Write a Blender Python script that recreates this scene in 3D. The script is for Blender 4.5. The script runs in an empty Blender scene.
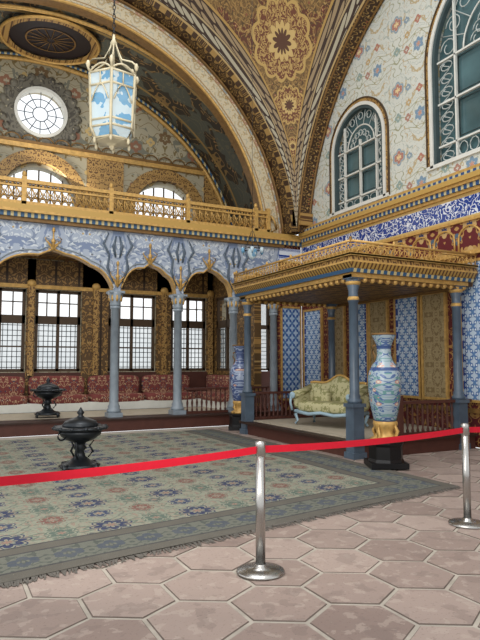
import bpy, math, random, bmesh
from mathutils import Matrix, Vector
random.seed(4)
pi=math.pi
sc=bpy.context.scene
try:
    sc.view_settings.view_transform='Standard'
except Exception: pass

# ------------------------------------------------------------ colour / nodes
def C(r,g,b):
    f=lambda c:(c/255/12.92) if c/255<=.04045 else ((c/255+.055)/1.055)**2.4
    return (f(r),f(g),f(b),1)
class NT:
    def __init__(s,name,rough=.5,metal=0,spec=.3):
        s.mat=bpy.data.materials.new(name); s.mat.use_nodes=True
        s.t=s.mat.node_tree; s.b=s.t.nodes['Principled BSDF']
        s.b.inputs['Roughness'].default_value=rough; s.b.inputs['Metallic'].default_value=metal
        s.b.inputs['Specular IOR Level'].default_value=spec
    def put(s,sock,v):
        if hasattr(v,'links'): s.t.links.new(v,sock)
        else: sock.default_value=v
    def m(s,op,a,b=None,c=None):
        n=s.t.nodes.new('ShaderNodeMath'); n.operation=op
        s.put(n.inputs[0],a)
        if b is not None: s.put(n.inputs[1],b)
        if c is not None: s.put(n.inputs[2],c)
        return n.outputs[0]
    def mix(s,f,a,b):
        n=s.t.nodes.new('ShaderNodeMix'); n.data_type='RGBA'
        s.put(n.inputs[0],f); s.put(n.inputs[6],a); s.put(n.inputs[7],b)
        return n.outputs[2]
    def xyz(s,uv=False):
        tc=s.t.nodes.new('ShaderNodeTexCoord'); sp=s.t.nodes.new('ShaderNodeSeparateXYZ')
        s.t.links.new(tc.outputs['UV' if uv else 'Object'],sp.inputs[0])
        return sp.outputs[0],sp.outputs[1],sp.outputs[2]
    def comb(s,a,b,c=0.0):
        n=s.t.nodes.new('ShaderNodeCombineXYZ'); s.put(n.inputs[0],a);s.put(n.inputs[1],b);s.put(n.inputs[2],c)
        return n.outputs[0]
    def noise(s,vec,scale,detail=1.0,dist=0.0):
        n=s.t.nodes.new('ShaderNodeTexNoise'); s.put(n.inputs['Vector'],vec)
        n.inputs['Scale'].default_value=scale; n.inputs['Detail'].default_value=detail
        n.inputs['Distortion'].default_value=dist
        return n.outputs[0]
    def vor(s,vec,scale,rnd=.7):
        n=s.t.nodes.new('ShaderNodeTexVoronoi'); s.put(n.inputs['Vector'],vec)
        n.inputs['Scale'].default_value=scale; n.inputs['Randomness'].default_value=rnd
        return n.outputs['Distance']
    def between(s,v,lo,hi):
        return s.m('MULTIPLY',s.m('GREATER_THAN',v,lo),s.m('LESS_THAN',v,hi))
    def line(s,vec,sc_,k,wd):
        a=s.m('FRACT',s.m('MULTIPLY',s.noise(vec,sc_,1.0,.6),float(k)))
        return s.m('LESS_THAN',s.m('ABSOLUTE',s.m('SUBTRACT',a,.5)),wd)
    def flower(s,U,V,P,Q,ox,oy,R,n_,lo,hi):
        a=s.m('PINGPONG',s.m('ADD',U,ox),P/2); b=s.m('PINGPONG',s.m('ADD',V,oy),Q/2)
        d=s.m('SQRT',s.m('ADD',s.m('POWER',a,2.0),s.m('POWER',b,2.0)))
        an=s.m('ARCTAN2',a,b)
        q=s.m('DIVIDE',s.m('SUBTRACT',d,s.m('MULTIPLY',s.m('ABSOLUTE',s.m('COSINE',s.m('MULTIPLY',an,float(n_)))),R*.35)),R)
        return s.between(q,lo,hi)
    def out(s,col,bump=0,bh=None):
        s.put(s.b.inputs['Base Color'],col)
        if bump and bh is not None:
            n=s.t.nodes.new('ShaderNodeBump'); n.inputs['Strength'].default_value=bump; n.inputs['Distance'].default_value=.02
            s.t.links.new(bh,n.inputs['Height']); s.t.links.new(n.outputs[0],s.b.inputs['Normal'])
        return s.mat
def plain(name,col,rough=.5,metal=0,var=.12,scale=6,spec=.3):
    n=NT(name,rough,metal,spec)
    x,y,z=n.xyz()
    f=n.noise(n.comb(x,y,z),scale,3)
    dark=tuple(c*(1-var*2) for c in col[:3])+(1,); lite=tuple(min(1,c*(1+var*2)) for c in col[:3])+(1,)
    return n.out(n.mix(f,dark,lite))
def orn(name,base,layers,plane='xz',P=1.0,Q=0,off=(0,0),rough=.5,metal=0,base2=None,spec=.3,seed=0.0):
    n=NT(name,rough,metal,spec)
    x,y,z=n.xyz(plane=='uv')
    U,V={'xz':(x,z),'yz':(y,z),'xy':(x,y),'uv':(x,y)}.get(plane,(x,z))
    if plane=='ang':
        U=n.m('MULTIPLY',n.m('ARCTAN2',n.m('SUBTRACT',x,2.3),n.m('SUBTRACT',z,4.5)),5.7)
        V=n.m('SQRT',n.m('ADD',n.m('POWER',n.m('SUBTRACT',x,2.3),2.0),n.m('POWER',n.m('SUBTRACT',z,4.5),2.0)))
    if plane=='angv':
        U=n.m('MULTIPLY',n.m('ARCTAN2',n.m('SUBTRACT',x,2.3),n.m('SUBTRACT',z,4.5)),5.4); V=y
    if plane=='angy':
        U=n.m('MULTIPLY',n.m('ARCTAN2',n.m('SUBTRACT',y,7.0),n.m('SUBTRACT',z,4.5)),5.7); V=x
    U=n.m('SUBTRACT',U,off[0]); V=n.m('SUBTRACT',V,off[1])
    u=n.m('PINGPONG',U,P/2) if P else U
    v=n.m('PINGPONG',V,Q/2) if Q else V
    vec=n.comb(u,v,seed)
    col=base
    if base2 is not None: col=n.mix(n.noise(n.comb(U,V,seed+3),.7,3),base,base2)
    for L in layers:
        k=L[0]; c=L[-1]
        if k=='line': f=n.line(vec,L[1],L[2],L[3])
        elif k=='blob': f=n.m('LESS_THAN',n.vor(vec,L[1]),L[2])
        elif k=='blot': f=n.m('GREATER_THAN',n.noise(vec,L[1],2.0,.8),L[2])
        elif k=='soft': f=n.m('MULTIPLY',n.m('GREATER_THAN',n.noise(vec,L[1],1.0,.8),L[2]),L[3])
        elif k=='flw': f=n.flower(U,V,*L[1:-1])
        elif k=='dia':
            s1=n.m('SINE',n.m('MULTIPLY',U,2*pi/L[1])); s2=n.m('SINE',n.m('MULTIPLY',V,2*pi/L[2]))
            f=n.between(n.m('ABSOLUTE',n.m('MULTIPLY',s1,s2)),L[3],L[4])
        elif k=='lat':
            a=n.m('ABSOLUTE',n.m('SUBTRACT',n.m('FRACT',n.m('ADD',n.m('DIVIDE',U,L[1]),n.m('DIVIDE',V,L[2]))),.5))
            b=n.m('ABSOLUTE',n.m('SUBTRACT',n.m('FRACT',n.m('SUBTRACT',n.m('DIVIDE',U,L[1]),n.m('DIVIDE',V,L[2]))),.5))
            f=n.m('LESS_THAN',n.m('MINIMUM',a,b),L[3])
        elif k=='gu':
            f=n.m('LESS_THAN',n.m('ABSOLUTE',n.m('SUBTRACT',n.m('FRACT',n.m('DIVIDE',U,L[1])),.5)),L[2])
        elif k=='gv':
            f=n.m('LESS_THAN',n.m('ABSOLUTE',n.m('SUBTRACT',n.m('FRACT',n.m('DIVIDE',V,L[1])),.5)),L[2])
        elif k=='bv': f=n.between(V,L[1],L[2])
        col=n.mix(f,col,c)
    return n.out(col)

# ------------------------------------------------------------ mesh builder
class MB:
    def __init__(s): s.v=[];s.f=[];s.fm=[];s.sm=[];s.mats=[];s.M=Matrix.Identity(4)
    def mi(s,m):
        if m not in s.mats: s.mats.append(m)
        return s.mats.index(m)
    def add(s,vs,fs,mat,smooth=False):
        o=len(s.v); s.v+= [tuple(s.M@Vector(p)) for p in vs]
        k=s.mi(mat)
        for f in fs: s.f.append(tuple(i+o for i in f)); s.fm.append(k); s.sm.append(smooth)
    def box(s,x0,x1,y0,y1,z0,z1,mat):
        s.add([(x0,y0,z0),(x1,y0,z0),(x1,y1,z0),(x0,y1,z0),(x0,y0,z1),(x1,y0,z1),(x1,y1,z1),(x0,y1,z1)],
              [(0,3,2,1),(4,5,6,7),(0,1,5,4),(1,2,6,5),(2,3,7,6),(3,0,4,7)],mat)
    def lathe(s,prof,cx,cy,mat,seg=24,z=0,lobes=0,amp=0,smooth=True):
        vs=[];fs=[]
        for r,h in prof:
            for i in range(seg):
                a=2*pi*i/seg; rr=r*(1+amp*abs(math.sin(lobes*a/2))) if lobes else r
                vs.append((cx+rr*math.cos(a),cy+rr*math.sin(a),z+h))
        for j in range(len(prof)-1):
            for i in range(seg):
                k=(i+1)%seg; fs.append((j*seg+i,j*seg+k,(j+1)*seg+k,(j+1)*seg+i))
        fs.append(tuple(range(seg))[::-1]); fs.append(tuple((len(prof)-1)*seg+i for i in range(seg)))
        s.add(vs,fs,mat,smooth)
    def tube(s,pts,r,mat,seg=6,closed=False):
        vs=[];fs=[];n=len(pts); P=[Vector(p) for p in pts]
        for i,p in enumerate(P):
            if closed: d=(P[(i+1)%n]-P[i-1])
            else: d=P[min(i+1,n-1)]-P[max(i-1,0)]
            d.normalize()
            up=Vector((0,0,1)) if abs(d.z)<.9 else Vector((1,0,0))
            a=d.cross(up).normalized(); b=d.cross(a)
            rr=r[i] if isinstance(r,(list,tuple)) else r
            for k in range(seg):
                t=2*pi*k/seg; vs.append(tuple(p+a*rr*math.cos(t)+b*rr*math.sin(t)))
        m=n if closed else n-1
        for i in range(m):
            for k in range(seg):
                l=(k+1)%seg; j=(i+1)%n
                fs.append((i*seg+k,i*seg+l,j*seg+l,j*seg+k))
        if not closed:
            fs.append(tuple(range(seg))); fs.append(tuple((n-1)*seg+k for k in range(seg))[::-1])
        s.add(vs,fs,mat,True)
    def sell(s,c,r,mat,e=.4,nu=24,nv=14):
        pw=lambda t,q:math.copysign(abs(t)**q,t)
        vs=[];fs=[]
        for j in range(nv+1):
            ph=-pi/2+pi*j/nv
            for i in range(nu):
                th=2*pi*i/nu
                vs.append((c[0]+r[0]*pw(math.cos(ph),e)*pw(math.cos(th),e),c[1]+r[1]*pw(math.cos(ph),e)*pw(math.sin(th),e),c[2]+r[2]*pw(math.sin(ph),e)))
        for j in range(nv):
            for i in range(nu):
                k=(i+1)%nu; fs.append((j*nu+i,j*nu+k,(j+1)*nu+k,(j+1)*nu+i))
        s.add(vs,fs,mat,True)
    def ring(s,plane,c,z0,r0,r1,d0,d1,mat,a0=0,a1=pi,n=64,matin=None,matout=None):
        def P(r,a,d):
            h=c+r*math.cos(a); zz=z0+r*math.sin(a)
            return (h,d,zz) if plane=='y' else (d,h,zz)
        for k,(q0,q1) in enumerate([((r0,d0),(r1,d0)),((r1,d0),(r1,d1)),((r1,d1),(r0,d1)),((r0,d1),(r0,d0))]):
            vs=[];fs=[]
            for i in range(n+1):
                a=a0+(a1-a0)*i/n; vs.append(P(q0[0],a,q0[1])); vs.append(P(q1[0],a,q1[1]))
            for i in range(n): fs.append((2*i,2*i+1,2*i+3,2*i+2))
            mm=mat if k in(0,2) else ((matin or mat) if k==3 else (matout or mat))
            s.add(vs,fs,mm,k in(1,3))
    def prism(s,pts,f,d0,d1,mat,side=None):
        n=len(pts)
        vs=[f(a,b,d0) for a,b in pts]+[f(a,b,d1) for a,b in pts]
        s.add(vs,[tuple(range(n)),tuple(range(n,2*n))[::-1]]+[(i,(i+1)%n,n+(i+1)%n,n+i) for i in range(n)],mat)
    def loftrect(s,x0,x1,y0,y1,segs):
        for o0,a,o1,b,mt in segs:
            v=[(x0-o0,y0-o0,a),(x1+o0,y0-o0,a),(x1+o0,y1+o0,a),(x0-o0,y1+o0,a),(x0-o1,y0-o1,b),(x1+o1,y0-o1,b),(x1+o1,y1+o1,b),(x0-o1,y1+o1,b)]
            s.add(v,[(0,1,5,4),(1,2,6,5),(2,3,7,6),(3,0,4,7)],mt)
    def build(s,name,parent=None):
        me=bpy.data.meshes.new(name); me.from_pydata(s.v,[],s.f)
        for m in s.mats: me.materials.append(m)
        for p,k,q in zip(me.polygons,s.fm,s.sm): p.material_index=k; p.use_smooth=q
        bm=bmesh.new(); bm.from_mesh(me); bmesh.ops.recalc_face_normals(bm,faces=bm.faces[:]); bm.to_mesh(me); bm.free()
        me.update()
        o=bpy.data.objects.new(name,me); sc.collection.objects.link(o)
        if parent: o.parent=parent
        return o
def cut(obj,cutters):
    for c in cutters:
        m=obj.modifiers.new('b','BOOLEAN'); m.operation='DIFFERENCE'; m.object=c; m.solver='EXACT'
    dg=bpy.context.evaluated_depsgraph_get(); me=bpy.data.meshes.new_from_object(obj.evaluated_get(dg))
    obj.modifiers.clear(); obj.data=me
    for c in cutters: bpy.data.objects.remove(c,do_unlink=True)
fy=lambda a,b,d:(a,d,b)
fx=lambda a,b,d:(d,a,b)
def archpts(c,h,z0,zs,rise=None,n=24):
    rise=rise or h
    p=[(c-h,z0),(c+h,z0)]
    for i in range(n+1):
        a=pi*i/n; p.append((c+h*math.cos(a),zs+rise*math.sin(a)))
    return p

# ------------------------------------------------------------ materials
GOLD=plain('gold_leaf',C(188,150,86),.4,.2,.25,14)
GOLDD=plain('gold_dark',C(118,88,48),.45,.15,.25,12)
GOLDO=orn('gold_ornament',C(164,130,76),[('line',9,4,.16,C(88,60,36)),('blob',9,.14,C(214,186,126))],'xz',.5,0,rough=.45,metal=.1)
GOLDOY=orn('gold_ornament_side',C(164,130,76),[('line',9,4,.16,C(88,60,36)),('blob',9,.14,C(214,186,126))],'yz',.5,0,rough=.45,metal=.1)
CREAM=orn('arch_cream_floral',C(204,192,162),[('line',3.6,5,.08,C(172,150,110)),('line',7,4,.10,C(168,164,146)),('flw',.6,.6,0,.10,.10,2.5,.15,.7,C(166,126,106)),('flw',.6,.6,0,.10,.10,2.5,-.2,.1,C(216,194,146)),('flw',.6,.6,.3,.10,.09,3,.1,.7,C(134,144,146)),('flw',.6,.6,.15,.22,.05,2,.0,.8,C(156,132,90)),('blob',11,.12,C(150,140,118)),('bv',5.33,5.41,C(190,154,90)),('bv',5.47,5.50,C(150,120,80)),('bv',5.80,5.83,C(150,120,80)),('bv',5.88,5.99,C(124,100,68))],'ang',.9,0,base2=C(188,176,148),rough=.6)
LUN=orn('lunette_floral',C(206,206,196),[('line',1.5,5,.032,C(150,150,122)),('line',3.4,4,.045,C(176,158,122)),('line',6,4,.05,C(160,168,160)),('blob',8,.11,C(152,158,132)),
  ('flw',1.3,1.5,0,0,.17,2.5,.55,.80,C(132,150,160)),('flw',1.3,1.5,0,0,.17,2.5,.1,.5,C(166,116,102)),('flw',1.3,1.5,0,0,.17,2.5,-.4,.08,C(214,190,142)),
  ('flw',1.3,1.5,.65,.75,.14,3,.15,.75,C(116,140,160)),('flw',1.3,1.5,.65,.75,.14,3,-.4,.1,C(184,134,112)),
  ('flw',1.3,1.5,.65,.2,.09,2,.1,.7,C(166,114,98)),('flw',1.3,1.5,0,.62,.10,2,.1,.7,C(134,152,146)),('flw',1.3,1.5,.33,.40,.07,2.5,.1,.8,C(176,150,104)),('flw',1.3,1.5,.32,.06,.07,2.5,.1,.8,C(126,144,156)),('flw',1.3,1.5,.30,.72,.08,2,.1,.8,C(160,120,106))],'yz',1.3,1.5,off=(7.0,0),base2=C(186,190,182),rough=.6)
SOFF=orn('soffit_darkgold',C(62,44,30),[('line',6,5,.15,C(150,120,70)),('blob',6,.16,C(132,72,52)),('blob',8,.12,C(186,160,110))],'angy',.7,0,rough=.5)
SOFFB=orn('soffit_darkgold_back',C(62,44,30),[('line',6,5,.15,C(150,120,70)),('blob',6,.16,C(132,72,52))],'angv',.7,0,rough=.5)
BLUEWALL=orn('arcade_blue_painting',C(168,176,186),[('line',2.4,5,.09,C(120,132,152)),('line',4.6,4,.10,C(194,200,204)),('blot',3.4,.60,C(116,130,156)),('blob',5,.13,C(98,100,108)),('blob',3.6,.09,C(176,150,98))],'xz',1.5,0,off=(2.2,0),base2=C(144,156,176),rough=.55)
GREYFL=orn('gallery_floral',C(174,166,140),[('line',2.8,5,.08,C(122,106,70)),('blot',3.4,.60,C(118,118,104)),('flw',1.8,1.2,0,.1,.20,3,.1,.7,C(114,92,64)),('flw',1.8,1.2,.9,.5,.17,2.5,.1,.7,C(136,96,74)),('flw',1.8,1.2,.45,.3,.13,2,.1,.7,C(190,164,108))],'xz',1.8,0,off=(2.3,0),base2=C(154,148,128),rough=.6)
VAULT=orn('vault_dark',C(54,48,40),[('line',2.6,5,.10,C(130,104,64)),('soft',1.6,.54,.8,C(84,88,78)),('blob',4,.14,C(160,132,86)),('blob',4,.07,C(120,66,50)),('gv',1.5,.03,C(144,118,70))],'angv',2.2,0,rough=.6)
REDP=orn('wall_red_gold',C(84,28,32),[('line',5.5,5,.12,C(158,120,68)),('blob',6.5,.16,C(178,146,94)),('blob',6.5,.08,C(60,80,104))],'yz',.62,0,rough=.5)
REDPX=orn('wall_red_gold_back',C(84,28,32),[('line',5.5,5,.12,C(158,120,68)),('blob',6.5,.16,C(178,146,94))],'xz',.62,0,rough=.5)
ARCHB=orn('wall_niche_band',C(92,34,38),[('line',4.5,4,.12,C(168,132,78)),('flw',.62,.58,.0,.05,.16,2.5,.1,.7,C(182,152,102)),('flw',.62,.58,.0,.05,.16,2.5,-.4,.1,C(48,62,104)),('flw',.62,.58,.31,.29,.10,2,.1,.8,C(70,96,120))],'yz',.62,0,off=(.9,3.6),rough=.5)
TILE=orn('iznik_tile',C(182,198,212),[('lat',.22,.26,.13,C(90,126,172)),('dia',.22,.26,.60,1.0,C(58,92,154)),('dia',.22,.26,.88,1.0,C(204,218,226)),('blob',22,.22,C(90,128,168)),('gu',.25,.012,C(120,140,160)),('gv',.25,.012,C(120,140,160))],'yz',.22,.26,rough=.22,spec=.5)
TILEX=orn('iznik_tile_back',C(160,180,200),[('lat',.22,.26,.14,C(78,114,160)),('dia',.22,.26,.62,1.0,C(52,84,146)),('blob',22,.22,C(78,118,160))],'xz',.22,.26,rough=.22,spec=.5)
TILEB=orn('iznik_border',C(40,66,130),[('line',9,4,.16,C(170,186,204)),('blob',14,.2,C(110,150,180))],'yz',.25,.25,rough=.25,spec=.5)
SCRIPT=orn('inscription_band',C(26,56,132),[('line',6.5,5,.12,C(204,212,222)),('line',3.4,5,.06,C(212,216,224)),('blob',10,.13,C(86,134,176)),('bv',4.24,4.29,C(190,162,100)),('bv',4.66,4.72,C(190,162,100))],'yz',0,0,rough=.25,spec=.5)
TAN=orn('tan_panel',C(152,134,98),[('line',9,4,.14,C(122,102,68)),('blob',11,.16,C(178,158,116))],'yz',.4,.5,rough=.5)
WOODP=orn('alcove_panel',C(88,66,40),[('line',6,4,.16,C(150,116,66)),('blob',7,.16,C(170,140,90)),('gu',.62,.05,C(52,38,24))],'xz',.62,0,rough=.5)
WOODPY=orn('alcove_panel_side',C(88,66,40),[('line',6,4,.16,C(150,116,66)),('blob',7,.16,C(170,140,90))],'yz',.62,0,rough=.5)
CEILW=orn('canopy_ceiling',C(72,48,30),[('line',6,4,.14,C(146,110,60)),('gu',.5,.05,C(160,128,70)),('gv',.5,.05,C(160,128,70))],'xy',.5,.5,rough=.5)
BEAD=orn('cornice_gold_x',C(180,146,80),[('dia',.16,5.0,.55,1.0,C(98,68,42)),('blob',14,.14,C(222,196,134))],'xz',.16,0,rough=.42,metal=.1)
BEADY=orn('cornice_gold_y',C(180,146,80),[('dia',.16,5.0,.55,1.0,C(98,68,42)),('blob',14,.14,C(222,196,134))],'yz',.16,0,rough=.42,metal=.1)
TEALX=orn('cornice_teal_x',C(52,84,114),[('gu',.14,.22,C(184,168,122))],'xz',.16,0)
TEALY=orn('cornice_teal_y',C(44,76,120),[('gu',.14,.22,C(184,176,136))],'yz',.16,0)
DKRED=plain('red_wood',C(78,46,38),.5,0,.15)
DKWOOD=plain('dark_wood',C(52,35,28),.45,0,.2)
COLB=plain('marble_bluegrey_dark',C(74,88,102),.3,0,.25,5,.5)
COLL=plain('marble_bluegrey',C(132,142,150),.3,0,.18,5,.5)
BRONZE=plain('bronze_dark',C(38,42,46),.32,.5,.2,8,.5)
STEEL=plain('stainless_steel',C(172,170,166),.26,.95,.04)
BLACK=plain('black_base',C(16,15,16),.35,0,.1)
REDB=plain('red_webbing',C(196,14,40),.6,0,.05,30)
WHITEF=plain('window_frame_white',C(206,206,198),.5,0,.06)
GREYF=plain('window_scroll_grey',C(176,182,178),.5,0,.06)
TEALF=plain('window_surround_dark',C(62,76,78),.5,0,.15)
DKFR=plain('window_frame_brown',C(74,58,42),.5,0,.15)
PANE=plain('window_pane_teal',C(72,98,102),.12,0,.35,1.5,.6)
MAT=plain('straw_mat',C(166,156,138),.8,0,.1)
GROUT=plain('floor_grout',C(166,158,146),.85,0,.2,6)
def frosted():
    n=NT('frosted_glass',.3)
    t=n.t; tr=t.nodes.new('ShaderNodeBsdfTranslucent'); tp=t.nodes.new('ShaderNodeBsdfTransparent'); mx=t.nodes.new('ShaderNodeMixShader')
    x,y,z=n.xyz(); f=n.noise(n.comb(x,y,z),1.3,3)
    n.put(tr.inputs[0],n.mix(f,C(176,184,186),C(228,230,228))); mx.inputs[0].default_value=.55
    t.links.new(tr.outputs[0],mx.inputs[1]); t.links.new(tp.outputs[0],mx.inputs[2])
    o=[q for q in t.nodes if q.type=='OUTPUT_MATERIAL'][0]; t.links.new(mx.outputs[0],o.inputs[0])
    return n.mat
FROST=frosted()
def tilemat():
    n=NT('terracotta_hex',.5,0,.3)
    g=n.t.nodes.new('ShaderNodeNewGeometry'); rnd=g.outputs['Random Per Island']
    x,y,z=n.xyz(); vec=n.comb(x,y,z)
    c=n.mix(rnd,C(130,112,104),C(168,150,140))
    f=n.noise(vec,2.2,5); c=n.mix(n.m('MULTIPLY',f,.5),c,C(144,130,122))
    f2=n.noise(vec,9,6); c=n.mix(n.m('MULTIPLY',n.m('GREATER_THAN',f2,.58),.35),c,C(180,166,154))
    f4=n.noise(vec,5,6); c=n.mix(n.m('MULTIPLY',n.m('GREATER_THAN',f4,.58),.35),c,C(116,102,96))
    f3=n.noise(vec,45,2); c=n.mix(n.m('MULTIPLY',n.m('GREATER_THAN',f3,.64),.35),c,C(104,88,80))
    return n.out(c,.15,f2)
HEX=tilemat(); HEXE=plain('terracotta_edge',C(100,88,80),.7,0,.2,9)
def pendmat():
    n=NT('pendentive_gold_red',.5,.05)
    x,y,z=n.xyz()
    ax=n.m('ABSOLUTE',n.m('SUBTRACT',x,2.3)); ay=n.m('ABSOLUTE',n.m('SUBTRACT',y,7.0))
    e=n.m('SUBTRACT',6.1,n.m('MAXIMUM',ax,ay))
    w=n.m('MULTIPLY',n.m('SUBTRACT',z,4.8),.10)
    r=n.m('DIVIDE',e,w)
    u=n.m('ABSOLUTE',n.m('SUBTRACT',ax,ay))
    vec=n.comb(u,z,1.7)
    big=n.noise(vec,1.3,0,.4)
    c=n.mix(n.m('GREATER_THAN',big,.55),C(118,92,56),C(96,56,42))
    c=n.mix(n.line(vec,2.2,5,.06),c,C(162,132,82))
    c=n.mix(n.line(vec,5.2,5,.12),c,C(152,120,72))
    c=n.mix(n.line(vec,8.0,4,.10),c,C(86,68,46))
    c=n.mix(n.m('LESS_THAN',n.vor(vec,5.0),.15),c,C(136,80,64))
    c=n.mix(n.m('LESS_THAN',n.vor(vec,5.0),.07),c,C(190,164,116))
    for zc,R in ((9.45,.70),(8.15,.38),(7.2,.2)):
        d=n.m('SQRT',n.m('ADD',n.m('POWER',n.m('MULTIPLY',u,.75),2.0),n.m('POWER',n.m('SUBTRACT',z,zc),2.0)))
        an=n.m('ARCTAN2',u,n.m('SUBTRACT',z,zc))
        d=n.m('SUBTRACT',d,n.m('MULTIPLY',n.m('ABSOLUTE',n.m('SINE',n.m('MULTIPLY',an,6.0))),R*.16))
        c=n.mix(n.m('LESS_THAN',d,R),c,C(182,152,92)); c=n.mix(n.m('LESS_THAN',d,R*.9),c,C(108,66,48))
        c=n.mix(n.m('MULTIPLY',n.m('LESS_THAN',d,R*.9),n.line(vec,9,4,.22)),c,C(176,146,90))
        c=n.mix(n.m('LESS_THAN',d,R*.4),c,C(194,166,108)); c=n.mix(n.m('LESS_THAN',d,R*.2),c,C(88,60,44))
    along=n.m('MAXIMUM',n.m('MINIMUM',ax,ay),0.0)
    c=n.mix(n.m('LESS_THAN',r,1.0),c,C(60,46,38))
    sl=n.m('LESS_THAN',n.vor(n.comb(n.m('ADD',along,z),n.m('MULTIPLY',r,.45),0.0),8.5,.1),.42)
    c=n.mix(n.m('MULTIPLY',n.between(r,.1,.42),sl),c,C(168,160,138))
    c=n.mix(n.m('MULTIPLY',n.between(r,.52,.88),sl),c,C(150,130,100))
    c=n.mix(n.between(r,.44,.50),c,C(168,148,110)); c=n.mix(n.between(r,.92,1.0),c,C(168,136,78))
    c=n.mix(n.m('LESS_THAN',r,.07),c,C(172,146,98))
    return n.out(c)
PEND=pendmat()
def rugmat():
    n=NT('rug_wool',.95,0,.05)
    x,y,z=n.xyz(True)
    W=11.0
    def cell(P,Q,ox,oy):
        return n.m('PINGPONG',n.m('ADD',x,ox),P/2),n.m('PINGPONG',n.m('ADD',y,oy),Q/2)
    u,v=cell(.95,.95,0,0); vec=n.comb(u,v,.3)
    c=n.mix(n.noise(n.comb(x,y,0),.6,3),C(146,146,128),C(126,132,118))
    def L(f,col):
        nonlocal c; c=n.mix(f,c,col)
    L(n.line(vec,5.2,4,.12),C(100,110,98)); L(n.line(vec,8,4,.10),C(140,124,110)); L(n.m('LESS_THAN',n.vor(vec,9),.16),C(92,92,90))
    for ox,oy,col,R,k in ((0,0,C(36,46,82),.17,4),(.475,.475,C(116,76,70),.12,4),(.475,0,C(80,96,88),.12,3),(0,.475,C(46,58,90),.12,3),(.24,.24,C(84,88,88),.08,2.5)):
        L(n.flower(x,y,.95,.95,ox,oy,R,k,.2,.66),col); L(n.flower(x,y,.95,.95,ox,oy,R,k,-.5,.02),C(142,110,98)); L(n.flower(x,y,.95,.95,ox,oy,R,k,.82,.93),col)
    e=n.m('MINIMUM',y,n.m('SUBTRACT',W,x))
    bu,bv=cell(.36,.36,0,.04); bvec=n.comb(bu,bv,5.0)
    bc=n.mix(n.line(bvec,8,4,.15),C(100,102,94),C(72,78,74))
    bc=n.mix(n.m('LESS_THAN',n.vor(bvec,9),.2),bc,C(120,98,88))
    bc=n.mix(n.flower(x,y,.36,.36,0,.0,.12,2.5,.1,.7),bc,C(66,74,86))
    c=n.mix(n.m('LESS_THAN',e,.75),c,bc)
    bc2=n.mix(n.m('LESS_THAN',n.vor(n.comb(bu,bv,2.0),13),.25),C(88,84,78),C(130,124,110))
    for lo,hi in ((.0,.16),(.58,.75)): c=n.mix(n.between(e,lo,hi),c,bc2)
    for lo in (.15,.56,.74): c=n.mix(n.between(e,lo,lo+.03),c,C(58,58,62))
    wv=n.noise(n.comb(x,y,0),5.0,8); c=n.mix(n.m('MULTIPLY',wv,.28),c,C(138,136,124))
    w2=n.noise(n.comb(x,y,2.0),26,3); c=n.mix(n.m('MULTIPLY',n.m('GREATER_THAN',w2,.56),.3),c,C(96,96,90))
    return n.out(c,.3,n.noise(n.comb(x,y,0),60,2))
RUG=rugmat()
SEDIR=orn('sedir_red_fabric',C(112,56,52),[('line',8,4,.14,C(164,134,106)),('blob',9,.22,C(64,58,76)),('blob',9,.12,C(186,160,128))],'xz',.5,0,rough=.85)
SEDIRY=orn('sedir_red_fabric_side',C(112,56,52),[('line',8,4,.14,C(164,134,106)),('blob',9,.22,C(64,58,76))],'yz',.5,0,rough=.85)
DAMASK=orn('damask_gold_green',C(180,174,134),[('line',8,4,.16,C(136,134,90)),('blob',10,.18,C(206,198,160))],'yz',.4,.4,rough=.6)
PALE=plain('painted_pale_blue',C(146,170,182),.4,0,.1)
VASE=orn('porcelain_famille',C(148,164,172),[('line',10,5,.14,C(74,98,140)),('line',6,4,.08,C(92,134,132)),('blob',10,.26,C(178,138,126)),('blob',10,.13,C(208,198,178)),('blob',18,.14,C(76,124,132)),('bv',.60,.68,C(60,80,120)),('bv',1.40,1.45,C(56,78,122)),('bv',1.72,1.77,C(56,78,122))],'yz',0,0,rough=.18,spec=.5)
VASEB=orn('porcelain_blue',C(70,86,126),[('line',8,5,.16,C(150,162,184)),('blob',9,.2,C(176,110,86)),('blob',9,.1,C(200,190,172))],'yz',0,0,rough=.18,spec=.5)

# ------------------------------------------------------------ FLOOR
b=MB(); b.box(-6,8.78,-2.2,13.18,-.2,-.006,GROUT)
fl=b.build('floor')
b=MB(); R=.325; g=.014
dx=R*math.sqrt(3); dy=R*1.5
j=0; yy=-2.0
while yy<13.0:
    xx=-5.6+(dx/2 if j%2 else 0)
    while xx<8.5:
        if yy<8 or xx>5.4:
            r1=R-g*1.1; r2=r1-.007; jz=random.uniform(-.0015,.0015)
            top=[(xx+r2*math.cos(pi/6+k*pi/3),yy+r2*math.sin(pi/6+k*pi/3),0+jz) for k in range(6)]
            mid=[(xx+r1*math.cos(pi/6+k*pi/3),yy+r1*math.sin(pi/6+k*pi/3),-.005+jz) for k in range(6)]
            bot=[(p[0],p[1],-.02) for p in mid]
            b.add(top,[tuple(range(6))],HEX)
            b.add(top+mid+bot,[(k,6+k,6+(k+1)%6,(k+1)%6) for k in range(6)]+[(6+k,12+k,12+(k+1)%6,6+(k+1)%6) for k in range(6)],HEXE)
        xx+=dx
    yy+=dy; j+=1
o=b.build('floor_tiles'); o.parent=fl

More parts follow.
